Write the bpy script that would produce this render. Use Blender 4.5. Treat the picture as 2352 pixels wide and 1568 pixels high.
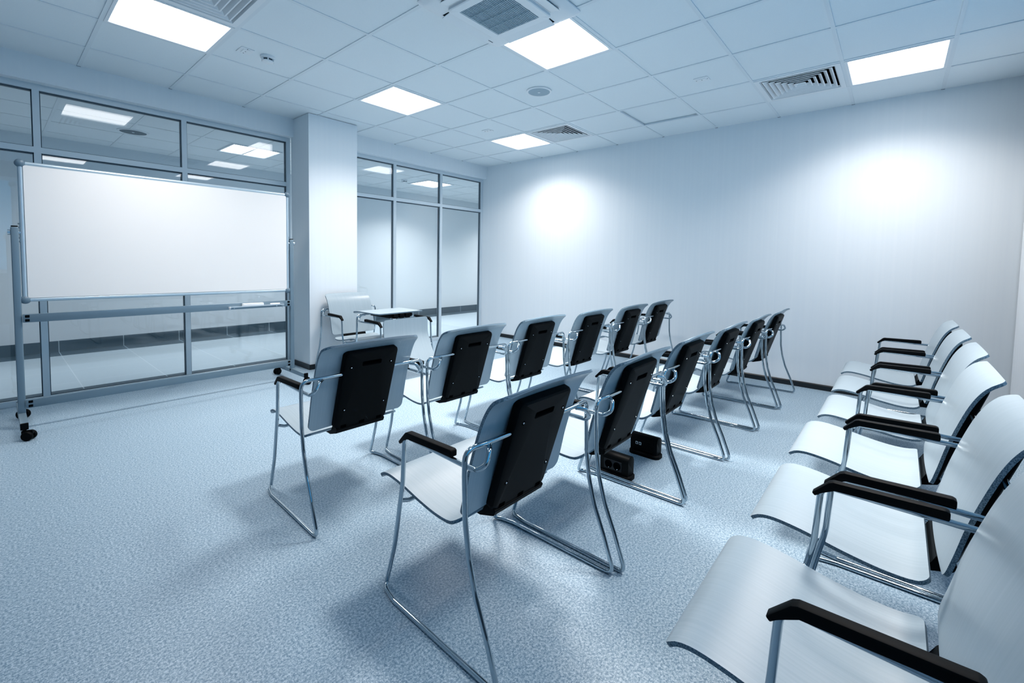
import bpy, bmesh, math, random
from mathutils import Vector, Matrix

random.seed(7)
for o in list(bpy.data.objects):
    bpy.data.objects.remove(o, do_unlink=True)
SC = bpy.context.scene
COL = SC.collection

# ------------------------------------------------------------------ camera, world, exposure
H = 2.705                                   # room height
cam_d = bpy.data.cameras.new('camera')
cam = bpy.data.objects.new('camera', cam_d)
COL.objects.link(cam)
cam_d.sensor_fit = 'HORIZONTAL'
cam_d.sensor_width = 36.0
cam_d.lens = 36.0 * 1026.43 / 2352.0
cam_d.shift_x = 0.0
cam_d.shift_y = -128.88 / 2352.0
cam_d.clip_start = 0.05
r = Vector((0.6515316, -0.7584080, 0.0179950))
d = Vector((-0.0295052, -0.0490357, -0.9983611))
f = Vector((0.7580475, 0.6499329, -0.0543253))
M = Matrix((r, -d, -f)).transposed().to_4x4()
M.translation = Vector((-1.7069978, -2.7747166, H - 1.5011132))
cam.matrix_world = M
SC.camera = cam

w = bpy.data.worlds.new('world')
SC.world = w
w.use_nodes = True
w.node_tree.nodes['Background'].inputs[0].default_value = (0.05, 0.42, 0.82, 1)     # blue fill for the shadows, let in by the added rear window
w.node_tree.nodes['Background'].inputs[1].default_value = 1.0

SC.view_settings.view_transform = 'Standard'
SC.view_settings.look = 'None'
SC.view_settings.gamma = 1.0
SC.view_settings.use_curve_mapping = False
SC.view_settings.exposure = 0.34
LAMP_W = 36.0                               # watts of each ceiling panel
LAMP_COL = (1.0, 0.90, 0.83)
GLOW = 6.0                                  # glow of the diffuser itself
CORR_W = 27.0

# ------------------------------------------------------------------ materials
def nmat(name):
    m = bpy.data.materials.new(name)
    m.use_nodes = True
    nt = m.node_tree
    return m, nt, nt.nodes['Principled BSDF']

def simple(name, col, rough=0.5, metal=0.0, spec=0.5, coat=0.0):
    m, nt, b = nmat(name)
    b.inputs['Base Color'].default_value = (*col, 1)
    b.inputs['Roughness'].default_value = rough
    b.inputs['Metallic'].default_value = metal
    b.inputs['Specular IOR Level'].default_value = spec
    b.inputs['Coat Weight'].default_value = coat
    return m

def ramp(nt, fac, stops):
    n = nt.nodes.new('ShaderNodeValToRGB')
    while len(n.color_ramp.elements) < len(stops):
        n.color_ramp.elements.new(0.5)
    for e, (p, c) in zip(n.color_ramp.elements, stops):
        e.position = p
        e.color = (*c, 1)
    nt.links.new(fac, n.inputs[0])
    return n.outputs[0]

def noise(nt, scale, vec=None, detail=2.0, mapscale=None, rough=0.5, coord='Object'):
    tc = nt.nodes.new('ShaderNodeTexCoord')
    v = tc.outputs[coord]
    if mapscale:
        mp = nt.nodes.new('ShaderNodeMapping')
        mp.inputs['Scale'].default_value = mapscale
        nt.links.new(v, mp.inputs[0])
        v = mp.outputs[0]
    n = nt.nodes.new('ShaderNodeTexNoise')
    n.inputs['Scale'].default_value = scale
    n.inputs['Detail'].default_value = detail
    n.inputs['Roughness'].default_value = rough
    nt.links.new(v, n.inputs['Vector'])
    return n.outputs[0]

def mk_floor():
    m, nt, b = nmat('speckled_linoleum')
    fac = noise(nt, 125.0, detail=5.0, rough=0.85)
    c1 = ramp(nt, fac, [(0.40, (0.095, 0.19, 0.28)), (0.50, (0.255, 0.37, 0.465)), (0.60, (0.48, 0.595, 0.675))])
    f2 = noise(nt, 430.0, detail=1.0)
    c2 = ramp(nt, f2, [(0.35, (0.72, 0.76, 0.80)), (0.65, (1.15, 1.13, 1.12))])
    mx = nt.nodes.new('ShaderNodeMix')
    mx.data_type = 'RGBA'
    mx.blend_type = 'MULTIPLY'
    mx.inputs[0].default_value = 0.8
    nt.links.new(c1, mx.inputs[6])
    nt.links.new(c2, mx.inputs[7])
    nt.links.new(mx.outputs[2], b.inputs['Base Color'])
    b.inputs['Roughness'].default_value = 0.42
    b.inputs['Specular IOR Level'].default_value = 0.45
    return m

def mk_wallpaper():
    m, nt, b = nmat('striped_wallpaper')
    fac = noise(nt, 1.0, detail=3.0, mapscale=(34, 34, 0.02))
    c = ramp(nt, fac, [(0.3, (0.725, 0.80, 0.86)), (0.52, (0.735, 0.81, 0.865)), (0.75, (0.75, 0.82, 0.875))])
    nt.links.new(c, b.inputs['Base Color'])
    b.inputs['Roughness'].default_value = 0.6
    b.inputs['Specular IOR Level'].default_value = 0.25
    return m

def mk_ply():
    m, nt, b = nmat('pale_plywood')
    fac = noise(nt, 1.0, detail=4.0, mapscale=(130, 3.0, 2.4), rough=0.6)
    c = ramp(nt, fac, [(0.30, (0.285, 0.37, 0.43)), (0.52, (0.305, 0.39, 0.45)), (0.72, (0.325, 0.41, 0.47))])
    nt.links.new(c, b.inputs['Base Color'])
    b.inputs['Roughness'].default_value = 0.33
    b.inputs['Specular IOR Level'].default_value = 0.5
    return m

def mk_ply_edge():
    m, nt, b = nmat('plywood_edge')
    fac = noise(nt, 1.0, detail=2.0, mapscale=(3, 300, 300))
    c = ramp(nt, fac, [(0.4, (0.05, 0.10, 0.145)), (0.6, (0.16, 0.25, 0.32))])
    nt.links.new(c, b.inputs['Base Color'])
    b.inputs['Roughness'].default_value = 0.5
    return m

def mk_tile():
    m, nt, b = nmat('ceiling_tile')
    fac = noise(nt, 260.0, detail=2.0)
    c = ramp(nt, fac, [(0.3, (0.74, 0.815, 0.865)), (0.7, (0.77, 0.84, 0.88))])
    nt.links.new(c, b.inputs['Base Color'])
    b.inputs['Roughness'].default_value = 0.8
    b.inputs['Specular IOR Level'].default_value = 0.2
    return m

def mk_pane():
    m, nt, b = nmat('window_glass')
    nt.nodes.remove(b)
    out = [n for n in nt.nodes if n.type == 'OUTPUT_MATERIAL'][0]
    tr = nt.nodes.new('ShaderNodeBsdfTransparent')
    tr.inputs[0].default_value = (0.90, 0.93, 0.95, 1)
    gl = nt.nodes.new('ShaderNodeBsdfGlossy')
    gl.inputs['Roughness'].default_value = 0.0
    lw = nt.nodes.new('ShaderNodeLayerWeight')
    p = nt.nodes.new('ShaderNodeMath')
    p.operation = 'POWER'
    p.inputs[1].default_value = 5.0
    nt.links.new(lw.outputs['Facing'], p.inputs[0])
    q = nt.nodes.new('ShaderNodeMath')
    q.operation = 'MULTIPLY_ADD'
    q.inputs[1].default_value = 0.9
    q.inputs[2].default_value = 0.06
    nt.links.new(p.outputs[0], q.inputs[0])
    mx = nt.nodes.new('ShaderNodeMixShader')
    nt.links.new(q.outputs[0], mx.inputs[0])
    nt.links.new(tr.outputs[0], mx.inputs[1])
    nt.links.new(gl.outputs[0], mx.inputs[2])
    nt.links.new(mx.outputs[0], out.inputs[0])
    return m

def mk_corr_floor():
    m, nt, b = nmat('porcelain_floor_tile')
    tc = nt.nodes.new('ShaderNodeTexCoord')
    br = nt.nodes.new('ShaderNodeTexBrick')
    br.offset = 0.0
    br.inputs['Scale'].default_value = 1.0
    br.inputs['Mortar Size'].default_value = 0.004
    br.inputs['Brick Width'].default_value = 0.6
    br.inputs['Row Height'].default_value = 0.6
    br.inputs['Color1'].default_value = (0.46, 0.58, 0.66, 1)
    br.inputs['Color2'].default_value = (0.44, 0.56, 0.645, 1)
    br.inputs['Mortar'].default_value = (0.60, 0.71, 0.78, 1)
    nt.links.new(tc.outputs['Object'], br.inputs['Vector'])
    nt.links.new(br.outputs[0], b.inputs['Base Color'])
    b.inputs['Roughness'].default_value = 0.28
    return m

def mk_dark_stone():
    m, nt, b = nmat('dark_stone_tile')
    tc = nt.nodes.new('ShaderNodeTexCoord')
    br = nt.nodes.new('ShaderNodeTexBrick')
    br.offset = 0.0
    br.inputs['Scale'].default_value = 1.0
    br.inputs['Mortar Size'].default_value = 0.004
    br.inputs['Brick Width'].default_value = 0.6
    br.inputs['Row Height'].default_value = 6.0
    br.inputs['Color1'].default_value = (0.030, 0.062, 0.088, 1)
    br.inputs['Color2'].default_value = (0.034, 0.068, 0.095, 1)
    br.inputs['Mortar'].default_value = (0.32, 0.43, 0.5, 1)
    nt.links.new(tc.outputs['Object'], br.inputs['Vector'])
    nt.links.new(br.outputs[0], b.inputs['Base Color'])
    b.inputs['Specular IOR Level'].default_value = 0.3
    b.inputs['Roughness'].default_value = 0.5
    return m

MAT = dict(
    floor=mk_floor(), wall=mk_wallpaper(), ply=mk_ply(), edge=mk_ply_edge(), tile=mk_tile(), pane=mk_pane(),
    cfloor=mk_corr_floor(), stone=mk_dark_stone(),
    chrome=simple('chrome', (0.43, 0.51, 0.565), 0.06, 1.0),
    black=simple('black_plastic', (0.0016, 0.0026, 0.0034), 0.5, spec=0.06),
    blackpit=simple('black_recess', (0.001, 0.0015, 0.002), 0.9, spec=0.0),
    rubber=simple('black_skirting', (0.006, 0.010, 0.014), 0.35, spec=0.4),
    white=simple('white_paint', (0.76, 0.81, 0.85), 0.45),
    grid=simple('ceiling_grid_white', (0.70, 0.77, 0.82), 0.5),
    alu=simple('satin_aluminium', (0.17, 0.25, 0.31), 0.38, 0.4),
    frame=simple('painted_aluminium_frame', (0.55, 0.65, 0.72), 0.4, 0.1),
    gasket=simple('dark_gasket_and_gap_shade', (0.04, 0.075, 0.105), 0.6),  # real gaskets, also the painted gap shade at grid bar ends
    board=simple('whiteboard_enamel', (0.80, 0.81, 0.81), 0.25),
    rail=simple('whiteboard_rail', (0.52, 0.64, 0.72), 0.3, 0.5),
    cap=simple('grey_plastic_cap', (0.11, 0.18, 0.24), 0.45),
    screw=simple('screw_steel', (0.6, 0.68, 0.74), 0.2, 1.0),
    plenum=simple('dark_duct', (0.006, 0.012, 0.018), 0.8, spec=0.1),
    grille=simple('grille_grey', (0.30, 0.41, 0.49), 0.6),
    darkgrille=simple('dark_grille', (0.05, 0.09, 0.12), 0.6),
    cwall=simple('corridor_wall_paint', (0.62, 0.70, 0.755), 0.6, spec=0.2),
    socket=simple('socket_face', (0.006, 0.010, 0.014), 0.4, spec=0.2),
    jack=simple('jack_white', (0.62, 0.70, 0.76), 0.4),
    darkwall=simple('dark_bounce_cut', (0.05, 0.085, 0.115), 0.6, spec=0.2),  # unseen rear wall, toned dark to cut bounced light
    sidewall=simple('grey_bounce_cut', (0.33, 0.42, 0.49), 0.6, spec=0.2),  # unseen left wall, toned down to dim the left side
    white2=simple('white_plastic', (0.76, 0.81, 0.85), 0.4),
)
def emis(name, col, s):
    m, nt, b = nmat(name)
    nt.nodes.remove(b)
    out = [n for n in nt.nodes if n.type == 'OUTPUT_MATERIAL'][0]
    e = nt.nodes.new('ShaderNodeEmission')
    e.inputs[0].default_value = (*col, 1)
    e.inputs[1].default_value = s
    nt.links.new(e.outputs[0], out.inputs[0])
    return m
MAT['glow'] = emis('lit_diffuser', (1.0, 1.0, 1.0), GLOW)

# ------------------------------------------------------------------ helpers
def obj(name, bm, mats, parent=None, smooth=None, loc=None):
    me = bpy.data.meshes.new(name)
    bmesh.ops.recalc_face_normals(bm, faces=bm.faces)
    bm.to_mesh(me)
    bm.free()
    if not isinstance(mats, (list, tuple)):
        mats = [mats]
    for k in mats:
        me.materials.append(MAT[k])
    if smooth:
        for p in me.polygons:
            p.use_smooth = True
        me.set_sharp_from_angle(angle=math.radians(smooth))
    o = bpy.data.objects.new(name, me)
    COL.objects.link(o)
    if parent is not None:
        o.parent = parent
    if loc is not None:
        o.location = loc
    return o

def tag(o, label, cat, group=None):
    o['label'] = label
    o['category'] = cat
    if group:
        o['group'] = group
    return o

def thing(name, label, cat, loc=(0, 0, 0), rz=0.0, group=None):
    o = bpy.data.objects.new(name, None)
    o.empty_display_size = 0.1
    COL.objects.link(o)
    o.location = loc
    o.rotation_euler = (0, 0, rz)
    return tag(o, label, cat, group)

def struct(name, bm, mats, parent=None, smooth=None):
    o = obj(name, bm, mats, parent, smooth)
    if parent is None:
        o['kind'] = 'structure'
    return o

def sempty(name, loc=(0, 0, 0)):
    o = bpy.data.objects.new(name, None)
    COL.objects.link(o)
    o.location = loc
    o['kind'] = 'structure'
    return o

def dup(root, loc, rz, label, cat=None, group=None):
    q = root.copy()
    COL.objects.link(q)
    q.location = loc
    q.rotation_euler = (0, 0, rz)
    q['label'] = label
    if group:
        q['group'] = group
    def rec(src, dst):
        for ch in list(src.children):
            c = ch.copy()
            COL.objects.link(c)
            c.parent = dst
            rec(ch, c)
    rec(root, q)
    return q

def box(bm, x0, x1, y0, y1, z0, z1, mi=0):
    v = [bm.verts.new(p) for p in ((x0, y0, z0), (x1, y0, z0), (x1, y1, z0), (x0, y1, z0),
                                   (x0, y0, z1), (x1, y0, z1), (x1, y1, z1), (x0, y1, z1))]
    fs = []
    for q in ((0, 3, 2, 1), (4, 5, 6, 7), (0, 1, 5, 4), (1, 2, 6, 5), (2, 3, 7, 6), (3, 0, 4, 7)):
        fc = bm.faces.new([v[i] for i in q])
        fc.material_index = mi
        fs.append(fc)
    return fs

def bbox(x0, x1, y0, y1, z0, z1, bev=0.0, seg=2):
    bm = bmesh.new()
    box(bm, x0, x1, y0, y1, z0, z1)
    if bev:
        bmesh.ops.bevel(bm, geom=list(bm.edges), offset=bev, segments=seg, affect='EDGES', profile=0.5)
    return bm

def fillet(pts, rad, n=6):
    P = [Vector(p) for p in pts]
    R = rad if isinstance(rad, (list, tuple)) else [rad] * len(P)
    out = [P[0]]
    for i in range(1, len(P) - 1):
        a, b, c = P[i - 1], P[i], P[i + 1]
        u = (a - b)
        v = (c - b)
        lu, lv = u.length, v.length
        u.normalize()
        v.normalize()
        ang = u.angle(v)
        if ang > math.pi - 0.01 or R[i] <= 0:
            out.append(b)
            continue
        t = min(R[i] / math.tan(ang / 2), lu * 0.49, lv * 0.49)
        p0, p1 = b + u * t, b + v * t
        for k in range(n + 1):
            s = k / n
            out.append(p0.lerp(b, s).lerp(b.lerp(p1, s), s))
    out.append(P[-1])
    return out

def tube(bm, pts, r, n=10, mi=0):
    P = [Vector(p) for p in pts]
    Q = [P[0]]
    for p in P[1:]:
        if (p - Q[-1]).length > 1e-5:
            Q.append(p)
    P = Q
    T = []
    for i in range(len(P)):
        a = P[max(i - 1, 0)]
        b = P[min(i + 1, len(P) - 1)]
        T.append((b - a).normalized())
    up = Vector((0, 0, 1)) if abs(T[0].z) < 0.9 else Vector((1, 0, 0))
    N = (up - T[0] * up.dot(T[0])).normalized()
    rings = []
    for i, p in enumerate(P):
        if i:
            q = T[i - 1].rotation_difference(T[i])
            N = q @ N
            N = (N - T[i] * N.dot(T[i])).normalized()
        B = T[i].cross(N)
        rings.append([bm.verts.new(p + (N * math.cos(2 * math.pi * k / n) + B * math.sin(2 * math.pi * k / n)) * r) for k in range(n)])
    for a, b in zip(rings, rings[1:]):
        for k in range(n):
            fc = bm.faces.new((a[k], a[(k + 1) % n], b[(k + 1) % n], b[k]))
            fc.material_index = mi
    for rg in (rings[0], rings[-1]):
        fc = bm.faces.new(rg)
        fc.material_index = mi

def tubes(*paths, r=0.008, n=10):
    bm = bmesh.new()
    for p in paths:
        tube(bm, p, r, n)
    return bm

def lathe(bm, prof, n=24, c=(0, 0, 0), axis='z', mi=0):
    rings = []
    for (rr, h) in prof:
        rg = []
        for k in range(n):
            a = 2 * math.pi * k / n
            x, y = rr * math.cos(a), rr * math.sin(a)
            p = (x, y, h) if axis == 'z' else ((h, x, y) if axis == 'x' else (x, h, y))
            rg.append(bm.verts.new((c[0] + p[0], c[1] + p[1], c[2] + p[2])))
        rings.append(rg)
    for a, b in zip(rings, rings[1:]):
        for k in range(n):
            fc = bm.faces.new((a[k], a[(k + 1) % n], b[(k + 1) % n], b[k]))
            fc.material_index = mi
    for rg in (rings[0], rings[-1]):
        fc = bm.faces.new(rg)
        fc.material_index = mi

def prism(poly, axis, a0, a1, bev=0.0, seg=2):
    """poly = list of 2-D points; extruded along axis ('x': poly is (y,z); 'y': (x,z); 'z': (x,y))"""
    bm = bmesh.new()
    def P(p, a):
        return {'x': (a, p[0], p[1]), 'y': (p[0], a, p[1]), 'z': (p[0], p[1], a)}[axis]
    A = [bm.verts.new(P(p, a0)) for p in poly]
    B = [bm.verts.new(P(p, a1)) for p in poly]
    n = len(poly)
    bm.faces.new(A)
    bm.faces.new(B[::-1])
    for i in range(n):
        bm.faces.new((A[i], B[i], B[(i + 1) % n], A[(i + 1) % n]))
    if bev:
        bmesh.ops.bevel(bm, geom=list(bm.edges), offset=bev, segments=seg, affect='EDGES', profile=0.5)
    return bm

def spline(pts, n=40):
    """Catmull-Rom through 2-D points, resampled evenly"""
    P = [Vector((p[0], p[1])) for p in pts]
    E = [P[0] * 2 - P[1]] + P + [P[-1] * 2 - P[-2]]
    D = []
    for i in range(1, len(E) - 2):
        p0, p1, p2, p3 = E[i - 1:i + 3]
        for k in range(16):
            t = k / 16
            D.append(0.5 * ((2 * p1) + (p2 - p0) * t + (2 * p0 - 5 * p1 + 4 * p2 - p3) * t * t + (3 * p1 - p0 - 3 * p2 + p3) * t ** 3))
    D.append(P[-1])
    L = [0.0]
    for a, b in zip(D, D[1:]):
        L.append(L[-1] + (b - a).length)
    out = []
    j = 0
    for k in range(n + 1):
        s = L[-1] * k / n
        while j < len(L) - 2 and L[j + 1] < s:
            j += 1
        t = (s - L[j]) / max(L[j + 1] - L[j], 1e-9)
        out.append(D[j].lerp(D[j + 1], min(t, 1)))
    return out, L[-1]

def ply_panel(prof, hw, r0, r1, th, side=1, n=44, m=14, bow=0.0):
    """bent plywood: prof = (y,z) side profile, half-width hw, corner radii at both ends, thickness on one side"""
    P, L = spline(prof, n)
    bm = bmesh.new()
    # denser rows near the two ends for the round corners
    S = []
    for k in range(9):
        S.append(r0 * (1 - math.cos(math.pi / 2 * k / 8)))
    mid = 26
    for k in range(1, mid):
        S.append(r0 + (L - r0 - r1) * k / mid)
    for k in range(9):
        S.append(L - r1 * (1 - math.sin(math.pi / 2 * k / 8)))
    def at(s):
        t = max(0.0, min(n - 1e-6, s / L * n))
        i = int(t)
        p = P[i].lerp(P[i + 1], t - i)
        a = P[max(i - 1, 0)]
        b = P[min(i + 2, n)]
        tn = (b - a).normalized()
        return p, Vector((-tn.y, tn.x)) * side
    top, bot = [], []
    for s in S:
        w_ = hw
        if s < r0:
            w_ = hw - r0 + math.sqrt(max(r0 * r0 - (r0 - s) ** 2, 0))
        elif s > L - r1:
            w_ = hw - r1 + math.sqrt(max(r1 * r1 - (r1 - (L - s)) ** 2, 0))
        p, nn = at(s)
        ra, rb = [], []
        for k in range(m + 1):
            u = -1 + 2 * k / m
            off = -bow * (1 - u * u)
            q = p + nn * off
            ra.append(bm.verts.new((u * w_, q.x, q.y)))
            q2 = q + nn * th
            rb.append(bm.verts.new((u * w_, q2.x, q2.y)))
        top.append(ra)
        bot.append(rb)
    R = len(S)
    for i in range(R - 1):
        for k in range(m):
            bm.faces.new((top[i][k], top[i][k + 1], top[i + 1][k + 1], top[i + 1][k]))
            bm.faces.new((bot[i][k], bot[i + 1][k], bot[i + 1][k + 1], bot[i][k + 1]))
        for k in (0, m):
            fc = bm.faces.new((top[i][k], top[i + 1][k], bot[i + 1][k], bot[i][k]))
            fc.material_index = 1
    for i in (0, R - 1):
        for k in range(m):
            fc = bm.faces.new((top[i][k], top[i][k + 1], bot[i][k + 1], bot[i][k]))
            fc.material_index = 1
    return bm

def rrect(hx, hy, rad, cx=0.0, cy=0.0, n=6):
    """rounded rectangle outline, 4*(n+1) points"""
    out = []
    for (sx, sy, a0) in ((1, 1, 0), (-1, 1, 90), (-1, -1, 180), (1, -1, 270)):
        for k in range(n + 1):
            a = math.radians(a0 + 90 * k / n)
            out.append((cx + sx * (hx - rad) + rad * math.cos(a), cy + sy * (hy - rad) + rad * math.sin(a)))
    return out

def loft(bm, loops, cap0=True, cap1=True, mi=0):
    V = [[bm.verts.new(p) for p in lp] for lp in loops]
    n = len(V[0])
    for a, b in zip(V, V[1:]):
        for k in range(n):
            fc = bm.faces.new((a[k], a[(k + 1) % n], b[(k + 1) % n], b[k]))
            fc.material_index = mi
    if cap0:
        bm.faces.new(V[0]).material_index = mi
    if cap1:
        bm.faces.new(V[-1]).material_index = mi

# ------------------------------------------------------------------ the room shell
XL, XR, YB, YF = -2.65, 3.544, -3.62, 2.30          # inner faces (left, right, rear, bulkhead face)
bm = bmesh.new(); box(bm, XL - 0.1, XR + 0.1, YB - 0.1, 2.47, -0.08, 0.0)
struct('floor', bm, 'floor')
bm = bmesh.new(); box(bm, XR, XR + 0.1, YB - 0.1, 5.0 - 2.53, 0, H + 0.1)
struct('wall_right', bm, 'wall')
bm = bmesh.new(); box(bm, XL - 0.1, XL, YB - 0.1, 2.47, 0, H + 0.1)
struct('wall_left', bm, 'sidewall')
WX0, WX1, WZ0, WZ1 = -2.35, 2.45, 0.85, 2.45           # unseen rear window, added to let blue fill light in
bm = bmesh.new()
box(bm, XL, WX0, YB - 0.1, YB, 0, H + 0.1)
box(bm, WX1, XR, YB - 0.1, YB, 0, H + 0.1)
box(bm, WX0, WX1, YB - 0.1, YB, 0, WZ0)
box(bm, WX0, WX1, YB - 0.1, YB, WZ1, H + 0.1)
struct('wall_rear', bm, 'darkwall')
win_fill = sempty('window_rear_fill')
for k in range(5):
    x = WX0 + 0.03 + k * (WX1 - WX0 - 0.06) / 4
    bm = bmesh.new(); box(bm, x - 0.03, x + 0.03, YB - 0.08, YB - 0.02, WZ0, WZ1)
    struct('mullion', bm, 'frame', win_fill)
for z in (WZ0 + 0.03, WZ1 - 0.03):
    bm = bmesh.new(); box(bm, WX0, WX1, YB - 0.08, YB - 0.02, z - 0.03, z + 0.03)
    struct('frame_rail', bm, 'frame', win_fill)
for k in range(4):
    x = WX0 + 0.06 + k * (WX1 - WX0 - 0.06) / 4
    bm = bmesh.new(); bm.faces.new([bm.verts.new(q) for q in ((x, YB - 0.05, WZ0), (x + 1.13, YB - 0.05, WZ0), (x + 1.13, YB - 0.05, WZ1), (x, YB - 0.05, WZ1))])
    struct('pane', bm, 'pane', win_fill)
bm = bmesh.new(); box(bm, XL, XR, YF, 2.47, 2.515, H + 0.1)      # bulkhead over the glazing
struct('wall_front', bm, 'wall')
bm = bmesh.new(); box(bm, 0.492, 1.045, 1.945, 2.36, 0, H)
struct('wall_column', bm, 'wall')
# skirting
bm = prism([(XR, 0.0), (XR - 0.013, 0.0), (XR - 0.013, 0.045), (XR - 0.008, 0.054), (XR, 0.054)], 'y', YB, YF)
struct('baseboard_right', bm, 'rubber')
bm = bmesh.new()
box(bm, 0.480, 1.057, 1.933, 1.945, 0, 0.054)
box(bm, 0.480, 0.492, 1.945, 2.36, 0, 0.054)
box(bm, 1.045, 1.057, 1.945, 2.36, 0, 0.054)
struct('baseboard_column', bm, 'rubber')

# ceiling: tiles cell by cell with openings for what is let into it
LIGHTS = [(-0.9, 0.9), (0.9, 0.9), (2.7, 0.9), (0.9, -0.9), (2.7, -2.7), (0.9, -2.7), (-0.9, -2.7)]
VENTS = [(2.7, 0.3), (2.7, -2.1), (-0.9, 0.3)]
AC = (0.3, -0.92)
OPEN = (2.7, -0.9)
holes = LIGHTS + VENTS + [OPEN]
bm = bmesh.new()
zt = H + 0.005
i = -5
while i * 0.6 < XR:
    j = -7
    while j * 0.6 < YF:
        x0, x1, y0, y1 = max(i * 0.6, XL), min(i * 0.6 + 0.6, XR), max(j * 0.6, YB), min(j * 0.6 + 0.6, YF)
        cx, cy = i * 0.6 + 0.3, j * 0.6 + 0.3
        if x1 > x0 and y1 > y0 and not any(abs(cx - a) < 0.05 and abs(cy - b) < 0.05 for a, b in holes):
            box(bm, x0, x1, y0, y1, zt, zt + 0.015)
        j += 1
    i += 1
ceil = struct('ceiling', bm, 'tile')
bm = bmesh.new()
g = 0.012
i = -4
while i * 0.6 < XR:
    box(bm, i * 0.6 - g, i * 0.6 + g, YB, YF - 0.014, H, H + 0.012)
    box(bm, i * 0.6 - g, i * 0.6 + g, YF - 0.014, YF, H + 0.001, H + 0.004, 1)  # dark block painted in for the shadowed gap at the bar end
    i += 1
j = -6
while j * 0.6 < YF:
    x = XL
    i = -5
    while i * 0.6 < XR:
        a, b = max(i * 0.6 + g, XL), min(i * 0.6 + 0.6 - g, XR - 0.016)
        if b > a:
            box(bm, a, b, j * 0.6 - g, j * 0.6 + g, H + 0.0005, H + 0.012)
        i += 1
    box(bm, XR - 0.016, XR, j * 0.6 - g, j * 0.6 + g, H + 0.001, H + 0.004, 1)  # same dark stand-in for the gap's shade along the right wall
    j += 1
struct('ceiling_grid', bm, ['grid', 'gasket'], ceil)
# the tile that has been pushed up a little
bm = bmesh.new()
box(bm, OPEN[0] - 0.3, OPEN[0] + 0.3, OPEN[1] - 0.3, OPEN[1] + 0.3, H + 0.022, H + 0.037)
for s in (-1, 1):
    box(bm, OPEN[0] + s * 0.3 - 0.004, OPEN[0] + s * 0.3 + 0.004, OPEN[1] - 0.3, OPEN[1] + 0.3, H + 0.012, H + 0.037)
    box(bm, OPEN[0] - 0.3, OPEN[0] + 0.3, OPEN[1] + s * 0.3 - 0.004, OPEN[1] + s * 0.3 + 0.004, H + 0.012, H + 0.037)
struct('raised_tile', bm, 'tile', ceil)
bm = bmesh.new(); box(bm, XL - 0.1, XR + 0.1, YB - 0.1, 2.47, H + 0.30, H + 0.36)
struct('ceiling_slab', bm, 'plenum')

# ------------------------------------------------------------------ glazed partition to the corridor
YG0, YG1 = 2.385, 2.445
def glazing(name, x0, x1, mull, jamb):
    root = sempty(name)
    zb, zt0, zt1, zh = 0.045, 1.985, 2.030, 2.470
    bm = bmesh.new()
    box(bm, x0, x1, YG0, YG1, 0, zb)
    struct('bottom_rail', bm, 'frame', root)
    bm = bmesh.new(); box(bm, x0, x1, YG0, YG1, zh, 2.515)
    struct('top_rail', bm, 'frame', root)
    xs = sorted(mull + jamb)
    for m_ in xs:
        bm = bmesh.new(); box(bm, m_ - 0.02, m_ + 0.02, YG0, YG1, zb, zh)
        struct('mullion', bm, 'frame', root)
    for a, b in zip(xs, xs[1:]):
        a += 0.02
        b -= 0.02
        bm = bmesh.new(); box(bm, a, b, YG0, YG1, zt0, zt1)
        struct('transom', bm, 'frame', root)
        for (z0, z1) in ((zb, zt0), (zt1, zh)):
            bm = bmesh.new()
            yg = YG0 + 0.035
            box(bm, a, a + 0.006, yg - 0.016, yg + 0.016, z0, z1)
            box(bm, b - 0.006, b, yg - 0.016, yg + 0.016, z0, z1)
            box(bm, a, b, yg - 0.016, yg + 0.016, z0, z0 + 0.006)
            box(bm, a, b, yg - 0.016, yg + 0.016, z1 - 0.010, z1)
            gk = struct('gasket', bm, 'gasket', root)
            bm = bmesh.new()
            for yy in (yg - 0.014, yg + 0.014):
                v = [bm.verts.new(p) for p in ((a, yy, z0), (b, yy, z0), (b, yy, z1), (a, yy, z1))]
                bm.faces.new(v)
            struct('pane', bm, 'pane', root)
    return root
glazing('window_1', XL, 0.49, [-2.41, -1.443, -0.483], [XL + 0.02, 0.470])
glazing('window_2', 1.045, XR, [1.862, 2.668], [1.065, 3.522])

# ------------------------------------------------------------------ corridor behind the glass
CX0, CX1, CY1, CH = -4.5, 11.0, 4.90, 2.565
bm = bmesh.new(); box(bm, CX0, CX1, 2.47, CY1 + 0.1, -0.08, -0.0)
struct('floor_corridor', bm, 'cfloor')
bm = bmesh.new()
box(bm, CX0, CX1, CY1 - 0.30, CY1, 0.0, 0.003)
box(bm, CX0, CX1, 2.47, 2.72, 0.0, 0.003)
struct('trim_1', bm, 'stone')
bm = bmesh.new(); box(bm, CX0, CX1, CY1, CY1 + 0.1, 0, CH + 0.2)
struct('wall_corridor', bm, 'cwall')
bm = bmesh.new(); box(bm, CX0, CX1, CY1 - 0.012, CY1, 0, 0.137)
struct('baseboard_corridor', bm, 'stone')
bm = bmesh.new()
box(bm, CX0 - 0.1, CX0, 2.47, CY1, 0, CH + 0.2)
struct('wall_corridor_left', bm, 'cwall')
bm = bmesh.new(); box(bm, CX1, CX1 + 0.1, 2.47, CY1, 0, CH + 0.2)
struct('wall_corridor_right', bm, 'cwall')
bm = bmesh.new()
box(bm, CX0, XL - 0.1, 2.40, 2.47, 0, CH + 0.2)
box(bm, XR + 0.1, CX1, 2.40, 2.47, 0, CH + 0.2)
struct('wall_corridor_front', bm, 'cwall')
CL = [(0.53, 3.67), (3.52, 3.67), (-2.47, 3.67), (6.5, 3.67)]
bm = bmesh.new()
box(bm, CX0, CX1, 2.47, CY1, CH + 0.004, CH + 0.02)
cc = struct('ceiling_corridor', bm, 'tile')
bm = bmesh.new()
x = -4.27
while x < CX1:
    box(bm, x - g, x + g, 2.47, CY1, CH, CH + 0.006)
    x += 0.6
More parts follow.
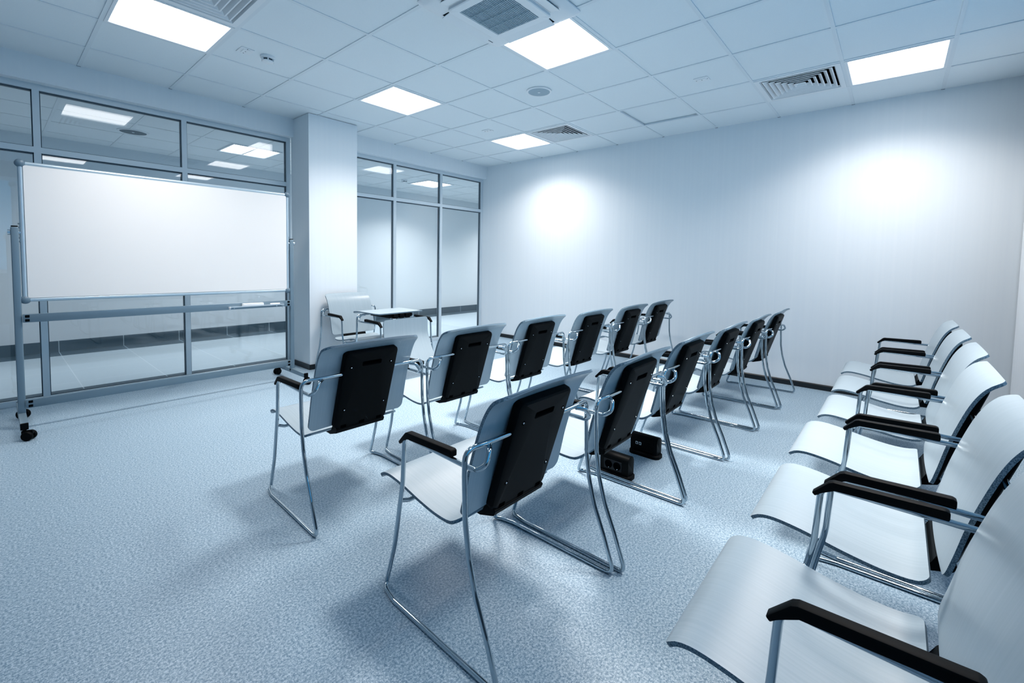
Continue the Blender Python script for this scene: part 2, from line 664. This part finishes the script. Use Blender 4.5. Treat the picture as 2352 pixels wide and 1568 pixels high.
for y in (2.77, 3.37, 3.97, 4.57):
    box(bm, CX0, CX1, y - g, y + g, CH + 0.0005, CH + 0.006)
struct('ceiling_grid', bm, 'grid', cc)

# ------------------------------------------------------------------ ceiling lights
def make_light(label, loc, group, watts, spread=130):
    t = thing('ceiling_light', label, 'light', loc, 0, group)
    bm = bmesh.new()
    sq = lambda h, z: [(h, h, z), (-h, h, z), (-h, -h, z), (h, -h, z)]
    loft(bm, [sq(0.288, 0.03), sq(0.288, -0.003), sq(0.270, -0.003), sq(0.262, 0.008), sq(0.262, 0.03)], False, False)
    obj('light_frame', bm, 'white', t)
    bm = bmesh.new(); box(bm, -0.264, 0.264, -0.264, 0.264, 0.007, 0.012)
    obj('diffuser', bm, 'glow', t)
    ld = bpy.data.lights.new('lamp', 'AREA')
    ld.shape = 'SQUARE'
    ld.size = 0.52
    ld.energy = watts
    ld.color = LAMP_COL
    ld.spread = math.radians(spread)
    lo = bpy.data.objects.new('lamp', ld)
    COL.objects.link(lo)
    lo.parent = t
    lo.location = (0, 0, 0.004)
    return t
LN = ['square ceiling light above the whiteboard, at the top left beside an air diffuser',
      'square ceiling light in front of the wallpapered column',
      'square ceiling light nearest the far corner, touching an air diffuser with dark slots',
      'square ceiling light right beside the air conditioner',
      'square ceiling light at the right, above the back row of chairs',
      'square ceiling light at the rear of the room, over the middle of the back row',
      'square ceiling light at the rear of the room, above the photographer']
for (x, y), lab, pw, sp in zip(LIGHTS, LN, (0.42, 0.60, 0.58, 1.15, 0.48, 0.60, 0.06), (116, 128, 140, 98, 134, 100, 100)):
    make_light(lab, (x, y, H), 'square lights in the room ceiling', LAMP_W * pw, sp)
CN = ['square corridor light seen through the glass above the whiteboard, left of the column',
      'square corridor light seen through the glass right of the column',
      'square corridor light at the left, beyond the glazing', 'square corridor light furthest to the right along the corridor']
for (x, y), lab, pw in zip(CL, CN, (0.75, 1.5, 0.5, 1.5)):
    make_light(lab, (x, y, CH - 0.006), 'square lights in the corridor ceiling', CORR_W * pw)

# ------------------------------------------------------------------ air diffusers
def make_vent(label, loc):
    t = thing('air_diffuser', label, 'vent', loc, 0, 'square air diffusers in the ceiling')
    sq = lambda h, z: [(h, h, z), (-h, h, z), (-h, -h, z), (h, -h, z)]
    bm = bmesh.new()
    loft(bm, [sq(0.288, 0.02), sq(0.288, -0.004), sq(0.255, -0.004), sq(0.245, 0.012)], False, False)
    obj('diffuser_frame', bm, 'white', t)
    for k in range(6):
        h = 0.236 - 0.039 * k
        a = max(h - 0.027, 0.005)
        bm = bmesh.new()
        loft(bm, [sq(h, -0.003), sq(h, -0.001), sq(h - 0.004, 0.001), sq(a, 0.021), sq(a - 0.003, 0.021), sq(h - 0.007, -0.003), sq(h, -0.003)], False, False)
        bmesh.ops.remove_doubles(bm, verts=bm.verts, dist=1e-5)
        obj('louvre', bm, 'white', t)
    bm = bmesh.new()
    loft(bm, [sq(0.262, 0.012), sq(0.262, 0.16)], False, True)
    obj('duct_box', bm, 'plenum', t)
    return t
VN = ['square air diffuser with dark slots near the far corner of the ceiling',
      'square air diffuser with dark slots at the right, beside the rightmost light',
      'square air diffuser with pale slots at the top left, behind the light over the whiteboard']
for (x, y), lab in zip(VENTS, VN):
    make_vent(lab, (x, y, H))

# ------------------------------------------------------------------ ceiling cassette air conditioner
t = thing('air_conditioner', 'white square cassette air conditioner in the ceiling with a slatted centre grille', 'air conditioner', (AC[0], AC[1], H))
bm = bmesh.new()
lp = lambda h, rad, z: [(p[0], p[1], z) for p in rrect(h, h, rad)]
loft(bm, [lp(0.35, 0.03, 0.0), lp(0.35, 0.03, -0.008), lp(0.325, 0.04, -0.026), lp(0.300, 0.05, -0.030)], True, True)
obj('panel', bm, 'white2', t, 30)
bm = bmesh.new()
loft(bm, [lp(0.222, 0.03, -0.026), lp(0.222, 0.03, -0.044), lp(0.216, 0.028, -0.048), lp(0.168, 0.004, -0.048), lp(0.164, 0.004, -0.036)], False, True)
obj('grille_frame', bm, 'white2', t, 30)
bm = bmesh.new()
for k in range(26):
    y = -0.156 + k * 0.0125
    box(bm, -0.164, 0.164, y - 0.0020, y + 0.0020, -0.047, -0.042)
for x in (-0.082, 0.0, 0.082):
    box(bm, x - 0.002, x + 0.002, -0.164, 0.164, -0.0465, -0.038)
obj('grille', bm, 'grille', t)
bm = bmesh.new(); box(bm, -0.163, 0.163, -0.163, 0.163, -0.0345, -0.033)
obj('filter', bm, 'darkgrille', t)
for k in range(4):
    a = k * math.pi / 2
    R = Matrix.Rotation(a, 4, 'Z')
    bm = bmesh.new(); box(bm, -0.19, 0.19, 0.232, 0.292, -0.0312, -0.0290)
    bmesh.ops.transform(bm, matrix=R, verts=bm.verts)
    obj('air_slot', bm, 'plenum', t)
    bm = prism([(0.236, -0.034), (0.300, -0.046), (0.301, -0.042), (0.238, -0.030)], 'x', -0.185, 0.185)
    bmesh.ops.transform(bm, matrix=R, verts=bm.verts)
    obj('flap', bm, 'white2', t)
bm = bmesh.new(); box(bm, 0.205, 0.245, 0.285, 0.289, -0.0318, -0.0300)
obj('indicator', bm, 'gasket', t)

# ------------------------------------------------------------------ small ceiling things
def speaker(label, loc, k=1.0, gm='grille'):
    t = thing('ceiling_speaker', label, 'speaker', loc)
    bm = bmesh.new(); lathe(bm, [(0.112 * k, 0.004), (0.112 * k, -0.004), (0.107 * k, -0.006), (0.096 * k, -0.006), (0.094 * k, -0.002)], 40)
    obj('rim', bm, 'white', t, 30)
    bm = bmesh.new(); lathe(bm, [(0.095 * k, -0.001), (0.094 * k, -0.005), (0.02, -0.006)], 40)
    obj('mesh_grille', bm, gm, t, 30)
    bm = bmesh.new(); lathe(bm, [(0.012, -0.004), (0.012, -0.008), (0.008, -0.009)], 20)
    obj('centre_button', bm, 'white', t, 30)
    return t
speaker('round ceiling speaker with grey grille in the middle of the room ceiling', (1.5, -0.3, H))
speaker('round ceiling speaker in the corridor, seen through the glass above the whiteboard', (-0.63, 3.757, CH), 1.25, 'darkgrille')
def smoke(label, loc):
    t = thing('smoke_detector', label, 'smoke detector', loc)
    bm = bmesh.new(); lathe(bm, [(0.052, 0.006), (0.052, -0.012), (0.048, -0.018), (0.044, -0.020)], 32)
    obj('base', bm, 'white', t, 30)
    bm = bmesh.new(); lathe(bm, [(0.036, -0.018), (0.034, -0.036)], 32)
    obj('sensing_chamber', bm, 'gasket', t, 30)
    bm = bmesh.new()
    for k in range(6):
        a = k * math.pi / 3 + 0.2
        m4 = Matrix.Rotation(a, 4, 'Z')
        b2 = bmesh.new()
        fs = box(bm, 0.034, 0.046, -0.004, 0.004, -0.038, -0.018)
        vs = {v for fc in fs for v in fc.verts}
        bmesh.ops.transform(bm, matrix=m4, verts=list(vs))
        b2.free()
    lathe(bm, [(0.040, -0.034), (0.038, -0.041), (0.030, -0.045)], 32)
    obj('cap', bm, 'white', t, 30)
    return t
smoke('round white smoke detector on a ceiling tile beside a small square plate', (-0.3, 0.9, H + 0.005))
smoke('round smoke detector on the corridor ceiling, seen through the glass right of the column', (2.974, 3.721, CH))
def plate(label, loc):
    t = thing('ceiling_plate', label, 'plate', loc, 0, 'small square ceiling plates')
    obj('cover', bbox(-0.045, 0.045, -0.055, 0.055, -0.005, 0.0, 0.0015, 1), 'white', t)
    obj('insert', bbox(-0.022, 0.022, -0.034, 0.034, -0.0075, -0.004, 0.001, 1), 'white', t)
    for y in (-0.043, 0.0, 0.043):
        bm = bmesh.new(); lathe(bm, [(0.004, -0.004), (0.004, -0.0085 if y == 0 else -0.006)], 10, (0, y, 0))
        obj('screw', bm, 'gasket', t)
    return t
plate('small square plate on a ceiling tile right beside the smoke detector', (-0.445, 0.924, H + 0.005))
plate('small square plate on the ceiling near the farthest light', (2.095, 0.900, H + 0.005))
plate('small square plate on the ceiling between the round speaker and the right air diffuser', (2.11, -1.5, H + 0.005))
plate('small square plate on the corridor ceiling beyond the glass', (3.55, 4.35, CH + 0.004))

# ------------------------------------------------------------------ vertical blind at the right edge
t = thing('vertical_blind', 'pale vertical blind of tall narrow vanes in the corner at the right edge', 'blind', (3.03, -3.53, 0))
for k in range(12):
    vx = 0.46 - 0.083 * k
    bm = bmesh.new()
    n = 6
    prof = []
    for sgn, off in ((1, 0.0), (-1, -0.0015)):
        for q in range(n + 1):
            u = (-1 + 2 * q / n) * sgn
            prof.append((0.0445 * u, 0.005 * (1 - u * u) + off))
    lo = [bm.verts.new((p[0], p[1], 0.04)) for p in prof]
    hi = [bm.verts.new((p[0], p[1], 2.60)) for p in prof]
    bm.faces.new(lo); bm.faces.new(hi)
    for q in range(len(prof)):
        bm.faces.new((lo[q], lo[(q + 1) % len(prof)], hi[(q + 1) % len(prof)], hi[q]))
    bmesh.ops.transform(bm, matrix=Matrix.Translation((vx, 0, 0)) @ Matrix.Rotation(math.radians(27), 4, 'Z'), verts=bm.verts)
    obj('vane', bm, 'white', t, 40)
obj('head_rail', bbox(-0.50, 0.50, -0.025, 0.025, 2.60, 2.66, 0.003, 1), 'white', t)

# ------------------------------------------------------------------ chairs
BACK = [(-0.012, 0.388), (-0.030, 0.46), (-0.048, 0.54), (-0.071, 0.62), (-0.098, 0.70), (-0.124, 0.755), (-0.153, 0.791), (-0.190, 0.813)]
SEAT = [(0.010, 0.366), (0.030, 0.357), (0.060, 0.352), (0.12, 0.354), (0.20, 0.366), (0.29, 0.385), (0.35, 0.394), (0.39, 0.396), (0.42, 0.391), (0.440, 0.380), (0.450, 0.368)]

def side_path(s):
    arm = [(0.236, -0.121, 0.650), (0.262, -0.146, 0.646), (0.284, -0.156, 0.612), (0.296, -0.128, 0.592), (0.297, -0.06, 0.592),
           (0.293, 0.230, 0.598), (0.292, 0.240, 0.43), (0.290, 0.290, 0.18), (0.288, 0.345, 0.012),
           (0.306, 0.318, 0.0085), (0.319, 0.250, 0.0085), (0.3245, -0.256, 0.0085),
           (0.3255, -0.205, 0.145), (0.3265, -0.160, 0.25), (0.3275, -0.132, 0.35), (0.328, -0.117, 0.45), (0.328, -0.112, 0.58),
           (0.328, -0.112, 0.657), (0.245, -0.120, 0.657)]
    rad = [0, 0.02, 0.03, 0.03, 0.05, 0.032, 0.3, 0.5, 0.03, 0.03, 0.04, 0.028, 0.3, 0.25, 0.25, 0.3, 0.3, 0.042, 0]
    return [(s * p.x, p.y, p.z) for p in fillet(arm, rad, 7)]

def frame_parts(t):
    for s in (-1, 1):
        obj('side_frame', tubes(side_path(s), r=0.0082, n=12), 'chrome', t, 60)
        pad = [(-0.026, 0.601), (-0.026, 0.620), (-0.018, 0.624), (0.203, 0.618), (0.213, 0.614), (0.251, 0.574), (0.243, 0.566), (0.222, 0.587), (0.200, 0.599)]
        obj('armrest', prism(pad, 'x', s * 0.293 - 0.0125, s * 0.293 + 0.0125, 0.0032, 2), 'black', t, 35)
    obj('back_tube', tubes([(-0.25, -0.120, 0.657), (0.25, -0.120, 0.657)], r=0.0082, n=12), 'chrome', t, 60)
    obj('seat_rail', tubes(fillet([(-0.290, 0.256, 0.356), (-0.25, 0.262, 0.340), (0.25, 0.262, 0.340), (0.290, 0.256, 0.356)], 0.03), r=0.0075, n=10), 'chrome', t, 60)

def housing(t):
    """black plastic shell behind the backrest: a rounded box with a grip slot, its face leaning with the back"""
    A = Vector((0.0, -0.046, 0.366))
    u = Vector((0.0, -0.127, 0.402)).normalized()      # up along the face
    nn = Vector((0.0, -u.z, u.y))                      # outward (to the rear)
    Lh = 0.412 / 2
    def P(p, off):
        q = A + u * (p[1] + Lh) + nn * off
        return (p[0], q.y, q.z)
    bm = bmesh.new()
    nseg = 6
    outer = [(0.143, Lh, 0.022, -0.034), (0.143, Lh, 0.022, -0.012), (0.139, Lh - 0.002, 0.022, -0.005), (0.128, Lh - 0.008, 0.018, 0.0)]
    loops = [[P(p, off) for p in rrect(hx, hy, rad, 0, 0, nseg)] for hx, hy, rad, off in outer]
    sc = (0.0, Lh - 0.064)
    loops.append([P(p, 0.0) for p in rrect(0.052, 0.0125, 0.006, *sc, nseg)])
    loops.append([P(p, -0.016) for p in rrect(0.050, 0.0105, 0.005, *sc, nseg)])
    loft(bm, loops, True, False)
    hs = obj('back_housing', bm, 'black', t, 30)
    bm = bmesh.new()
    loft(bm, [[P(p, -0.0145) for p in rrect(0.0505, 0.011, 0.005, *sc, nseg)], [P(p, -0.018) for p in rrect(0.0505, 0.011, 0.005, *sc, nseg)]])
    obj('grip_slot', bm, 'blackpit', hs)
    for x in (-0.108, 0.108):
        for v in (0.132, -0.098):
            q = P((x, v), 0.0)
            bm = bmesh.new()
            lathe(bm, [(0.0075, -0.001), (0.0075, 0.0006)], 14)
            lathe(bm, [(0.0038, 0.0), (0.0034, 0.0018), (0.0018, 0.0026)], 12, mi=1)
            R = nn.to_track_quat('Z', 'Y').to_matrix().to_4x4()
            R.translation = Vector(q)
            bmesh.ops.transform(bm, matrix=R, verts=bm.verts)
            obj('screw', bm, ['blackpit', 'screw'], hs, 40)
    for x in (-0.098, 0.0, 0.098):
        bm = bmesh.new()
        loft(bm, [[P(p, 0.0012) for p in rrect(0.014, 0.008, 0.002, x, -Lh + 0.014, 2)], [P(p, -0.01) for p in rrect(0.014, 0.008, 0.002, x, -Lh + 0.014, 2)]])
        obj('hinge_notch', bm, 'blackpit', hs)
    # the hinge block that carries seat and back
    pr = [(-0.052, 0.368), (-0.044, 0.350), (0.02, 0.330), (0.13, 0.334), (0.16, 0.345), (0.03, 0.347), (0.004, 0.356), (-0.006, 0.382), (-0.022, 0.392)]
    obj('hinge_block', prism(pr, 'x', -0.132, 0.132, 0.002, 1), 'black', t)

def make_chair():
    t = thing('conference_chair', '', 'chair', (0, 0, 0), 0, 'plywood armchairs in three rows')
    obj('seat', ply_panel(SEAT, 0.253, 0.030, 0.016, 0.011, side=-1), ['ply', 'edge'], t, 35)
    obj('backrest', ply_panel(BACK, 0.258, 0.030, 0.045, 0.011, side=1, bow=0.006), ['ply', 'edge'], t, 35)
    frame_parts(t)
    housing(t)
    return t

ROWA = [(-0.505, -0.705, -0.012), (0.180, -0.722, -0.012), (0.866, -0.718, 0), (1.546, -0.750, 0), (2.234, -0.765, 0), (2.945, -0.745, 0)]
ROWB = [(-0.505, -1.751, -0.012), (0.177, -1.785, 0), (0.857, -1.785, 0), (1.534, -1.808, 0), (2.219, -1.828, 0), (2.897, -1.852, 0)]
ROWC = [(-0.513, -2.877, 0.0), (0.162, -2.896, -0.004), (0.838, -2.899, -0.006), (1.514, -2.930, -0.004), (2.190, -2.933, 0.0), (2.866, -2.933, 0.0)]
LAB = []
ORD = ['leftmost', 'second from left', 'third from left', 'fourth from left', 'fifth from left', 'rightmost, by the wall,']
for k in range(6):
    LAB.append((ROWA[k], 'plywood armchair with black back box, %s in the row facing the whiteboard' % ORD[k]))
ORD[5] = 'rightmost'
for k in range(6):
    LAB.append((ROWB[k], 'plywood armchair with black back box, %s in the middle row' % ORD[k]))
NTH = ['nearest, cut off by the right edge', 'second nearest', 'third nearest', 'fourth nearest', 'fifth nearest', 'farthest, beside the right wall']
for k in range(6):
    LAB.append((ROWC[k], 'plywood armchair with black armrests in the back row, %s' % NTH[k]))
proto = make_chair()
for k, ((x, y, a), lab) in enumerate(LAB):
    if k == 0:
        proto.location = (x, y, 0)
        proto.rotation_euler = (0, 0, a)
        proto['label'] = lab
    else:
        dup(proto, (x, y, 0), a, lab)
q = dup(proto, (0.881, 1.703, 0), 3.169, 'plywood armchair facing the room, backed up to the wallpapered column')
q['group'] = 'plywood armchairs facing the rows'

# the chair whose back has been turned down into a table top
t = thing('folded_chair', 'armchair facing the rows with its plywood back folded flat as a table top', 'chair', (0.905, 1.033, 0), 3.147, 'plywood armchairs facing the rows')
TOP = [(0.152, 0.684), (0.08, 0.681), (-0.02, 0.681), (-0.12, 0.681), (-0.20, 0.681), (-0.265, 0.677), (-0.305, 0.669), (-0.335, 0.657)]
obj('table_top', ply_panel(TOP, 0.255, 0.012, 0.045, 0.011, side=1), ['ply', 'edge'], t, 35)
HANG = [(0.226, 0.630), (0.228, 0.55), (0.236, 0.47), (0.262, 0.40), (0.300, 0.325), (0.335, 0.265), (0.362, 0.215)]
obj('seat', ply_panel(HANG, 0.257, 0.030, 0.030, 0.011, side=-1), ['ply', 'edge'], t, 35)
frame_parts(t)
hb = obj('back_housing', bbox(-0.138, 0.138, -0.19, 0.135, 0.632, 0.669, 0.006, 2), 'black', t)
for x in (-0.07, 0.0, 0.07):
    obj('hinge_knuckle', bbox(x - 0.026, x + 0.026, 0.128, 0.158, 0.626, 0.668, 0.006, 2), 'black', t)

# ------------------------------------------------------------------ floor socket boxes
def socket_box(label, loc, kind):
    t = thing('floor_socket_box', label, 'socket box', loc, 0, 'black floor socket boxes')
    hx, hy = 0.036, 0.0865
    bm = bmesh.new()
    lp = lambda a, b, rad, z: [(p[0], p[1], z) for p in rrect(a, b, rad)]
    loft(bm, [lp(hx + 0.012, hy + 0.013, 0.034, 0.0), lp(hx + 0.012, hy + 0.013, 0.034, 0.018), lp(hx + 0.004, hy + 0.006, 0.028, 0.024)], True, True)
    obj('foot', bm, 'black', t, 30)
    prof = [(-hx, 0.022), (hx, 0.022)]
    for k in range(13):
        a = math.pi * k / 12
        prof.append((hx * math.cos(a), 0.100 + 0.028 * math.sin(a)))
    obj('housing', prism(prof, 'y', -hy, hy, 0.003, 2), 'black', t, 30)
    if kind == 'power':
        pl_ = obj('socket_plate', bbox(-hx - 0.003, -hx + 0.002, -0.048, 0.062, 0.038, 0.092, 0.0012, 1), 'socket', t)
        for y in (0.032, -0.020):
            bm = bmesh.new()
            lathe(bm, [(0.0225, 0.0), (0.0225, 0.0012), (0.0185, 0.0012), (0.0175, -0.004)], 24, axis='x')
            bmesh.ops.transform(bm, matrix=Matrix.Translation((-hx - 0.0042, y, 0.065)), verts=bm.verts)
            obj('socket', bm, 'blackpit', pl_)
            bm = bmesh.new(); lathe(bm, [(0.0022, -0.004), (0.0022, 0.001)], 10, axis='x')
            bmesh.ops.transform(bm, matrix=Matrix.Translation((-hx - 0.0052, y - 0.004, 0.050)), verts=bm.verts)
            obj('earth_pin', bm, 'screw', pl_)
    else:
        pl_ = obj('socket_plate', bbox(-hx - 0.002, -hx + 0.002, -0.060, 0.066, 0.036, 0.094, 0.001, 1), 'black', t)
        for y in (0.043, 0.021):
            jk = obj('data_jack', bbox(-hx - 0.0045, -hx, y - 0.0075, y + 0.0075, 0.066, 0.083, 0.001, 1), 'jack', pl_)
            obj('jack_opening', bbox(-hx - 0.0052, -hx - 0.004, y - 0.0042, y + 0.0042, 0.070, 0.079), 'blackpit', pl_)
    return t
socket_box('black floor socket box with two round power sockets, nearer the camera, under the middle row', (0.584, -1.622, 0), 'power')
socket_box('black floor socket box with two small white jacks, farther of the two', (0.955, -1.630, 0), 'data')

# ------------------------------------------------------------------ mobile whiteboard
t = thing('mobile_whiteboard', 'large mobile whiteboard on a wheeled aluminium stand', 'whiteboard', (-0.70, 1.70, 0))
BX0, BX1, BZ0, BZ1 = -0.862, 0.862, 0.882, 1.797
pn = obj('writing_surface', bbox(BX0 + 0.012, BX1 - 0.012, -0.014, 0.014, BZ0 + 0.012, BZ1 - 0.012), 'board', t)
for nm, a, b in (('top_rail', (BX0 + 0.02, 0, BZ1), (BX1 - 0.02, 0, BZ1)), ('bottom_rail', (BX0 + 0.02, 0, BZ0), (BX1 - 0.02, 0, BZ0)),
                 ('side_rail', (BX0, 0, BZ0 + 0.02), (BX0, 0, BZ1 - 0.02)), ('side_rail', (BX1, 0, BZ0 + 0.02), (BX1, 0, BZ1 - 0.02))):
    obj(nm, tubes([a, b], r=0.0145, n=16), 'rail', t, 60)
for x in (BX0, BX1):
    for z in (BZ0, BZ1):
        bm = bmesh.new()
        bmesh.ops.create_uvsphere(bm, u_segments=20, v_segments=12, radius=0.028, matrix=Matrix.Translation((x, -0.002, z)) @ Matrix.Diagonal((1, 0.75, 1, 1)))
        obj('corner_cap', bm, 'cap', t, 60)
for s in (-1, 1):
    px = s * 0.899
    post = obj('post', bbox(px - 0.0185, px + 0.0185, -0.0185, 0.0185, 0.085, 1.372, 0.006, 3), 'alu', t, 30)
    obj('post_cap', bbox(px - 0.0165, px + 0.0165, -0.0165, 0.0165, 1.372, 1.380, 0.003, 1), 'black', post)
    piv = bmesh.new()
    lathe(piv, [(0.012, -0.022), (0.012, 0.022)], 16, (s * 0.880, 0, 1.335), 'x')
    pv = obj('pivot', piv, 'screw', t, 40)
    kb = bmesh.new()
    lathe(kb, [(0.018, -0.004), (0.018, 0.008), (0.012, 0.012)], 16, (px + s * 0.020, 0, 1.335), 'x')
    if s < 0:
        bmesh.ops.transform(kb, matrix=Matrix.Translation((-0.008, 0, 0)), verts=kb.verts)
    obj('pivot_knob', kb, 'screw', t, 40)
    pb = bmesh.new()
    box(pb, s * 0.874 - 0.003, s * 0.874 + 0.003, -0.010, 0.010, 1.27, 1.40)
    for z in (1.275, 1.30, 1.37, 1.395):
        lathe(pb, [(0.005, -0.006), (0.005, 0.006)], 8, (s * 0.878, -0.004, z), 'x')
    obj('pivot_bracket', pb, 'cap', t)
    # foot bar along y with castors
    foot = obj('foot', bbox(px - 0.0185, px + 0.0185, -0.300, 0.335, 0.072, 0.112, 0.004, 2), 'alu', t, 30)
    for yy in (-0.300, 0.335):
        obj('end_cap', bbox(px - 0.0185, px + 0.0185, yy - 0.006, yy + 0.006, 0.070, 0.114, 0.003, 1), 'black', foot)
        cy = yy + (0.012 if yy < 0 else -0.03)
        ang = {(-1, True): 1.0, (-1, False): 0.6, (1, True): 1.9, (1, False): -1.2}[(s, yy < 0)]
        RM = Matrix.Translation((px, cy, 0)) @ Matrix.Rotation(ang, 4, 'Z')
        cb = bmesh.new()
        box(cb, -0.010, 0.010, -0.044, 0.014, 0.036, 0.064)
        bmesh.ops.bevel(cb, geom=[e for e in cb.edges], offset=0.004, segments=2, affect='EDGES')
        lathe(cb, [(0.009, 0.058), (0.009, 0.074)], 12)
        bmesh.ops.transform(cb, matrix=RM, verts=cb.verts)
        ca = obj('castor', cb, 'black', t, 40)
        for sx in (-1, 1):
            wb = bmesh.new()
            lathe(wb, [(0.010, -0.011), (0.026, -0.010), (0.030, -0.005), (0.030, 0.005), (0.026, 0.010), (0.010, 0.011)], 28, (sx * 0.0185, -0.022, 0.030), 'x')
            bmesh.ops.transform(wb, matrix=RM, verts=wb.verts)
            obj('wheel', wb, 'black', ca, 40)
for (z0, z1) in ((0.729, 0.786), (0.142, 0.200)):
    br = obj('crossbar', bbox(-0.880, 0.880, -0.0325, -0.0195, z0, z1, 0.004, 2), 'alu', t, 30)
    for s in (-1, 1):
        for z in (z0 + 0.015, z1 - 0.015):
            obj('bolt_plug', bbox(s * 0.858 - 0.011, s * 0.858 + 0.011, -0.0345, -0.030, z - 0.009, z + 0.009, 0.003, 2), 'black', br)
# pen tray hung on the upper crossbar
tr = prism([(-0.033, 0.752), (-0.095, 0.752), (-0.098, 0.762), (-0.095, 0.762), (-0.092, 0.755), (-0.033, 0.755)], 'x', 0.345, 0.790)
tray = obj('pen_tray', tr, 'white2', t)
for x in (0.345, 0.790):
    b3 = prism([(-0.033, 0.752), (-0.095, 0.752), (-0.060, 0.722)], 'x', x - 0.0015, x + 0.0015)
    obj('tray_bracket', b3, 'white2', tray)
for x in (0.385, 0.745):
    kb = bmesh.new()
    bmesh.ops.create_uvsphere(kb, u_segments=14, v_segments=10, radius=0.007, matrix=Matrix.Translation((x, -0.040, 0.742)))
    obj('tray_knob', kb, 'screw', tray, 60)
er = obj('board_eraser', bbox(-0.085, 0.085, -0.022, 0.022, 0, 0.026, 0.004, 2), 'white2', None, 30, (-0.168, 1.637, 0.7555))
tag(er, 'white block eraser lying in the whiteboard pen tray', 'eraser')
mt = thing('marker_pen', 'pale marker pen lying at the right end of the pen tray', 'marker', (0.030, 1.630, 0.7635), 0.05)
bm = bmesh.new(); lathe(bm, [(0.006, -0.055), (0.0085, -0.05), (0.0085, 0.03)], 16, axis='x')
obj('barrel', bm, 'white2', mt, 40)
bm = bmesh.new(); lathe(bm, [(0.0087, 0.03), (0.0087, 0.06), (0.006, 0.064)], 16, axis='x')
obj('pen_cap', bm, 'cap', mt, 40)
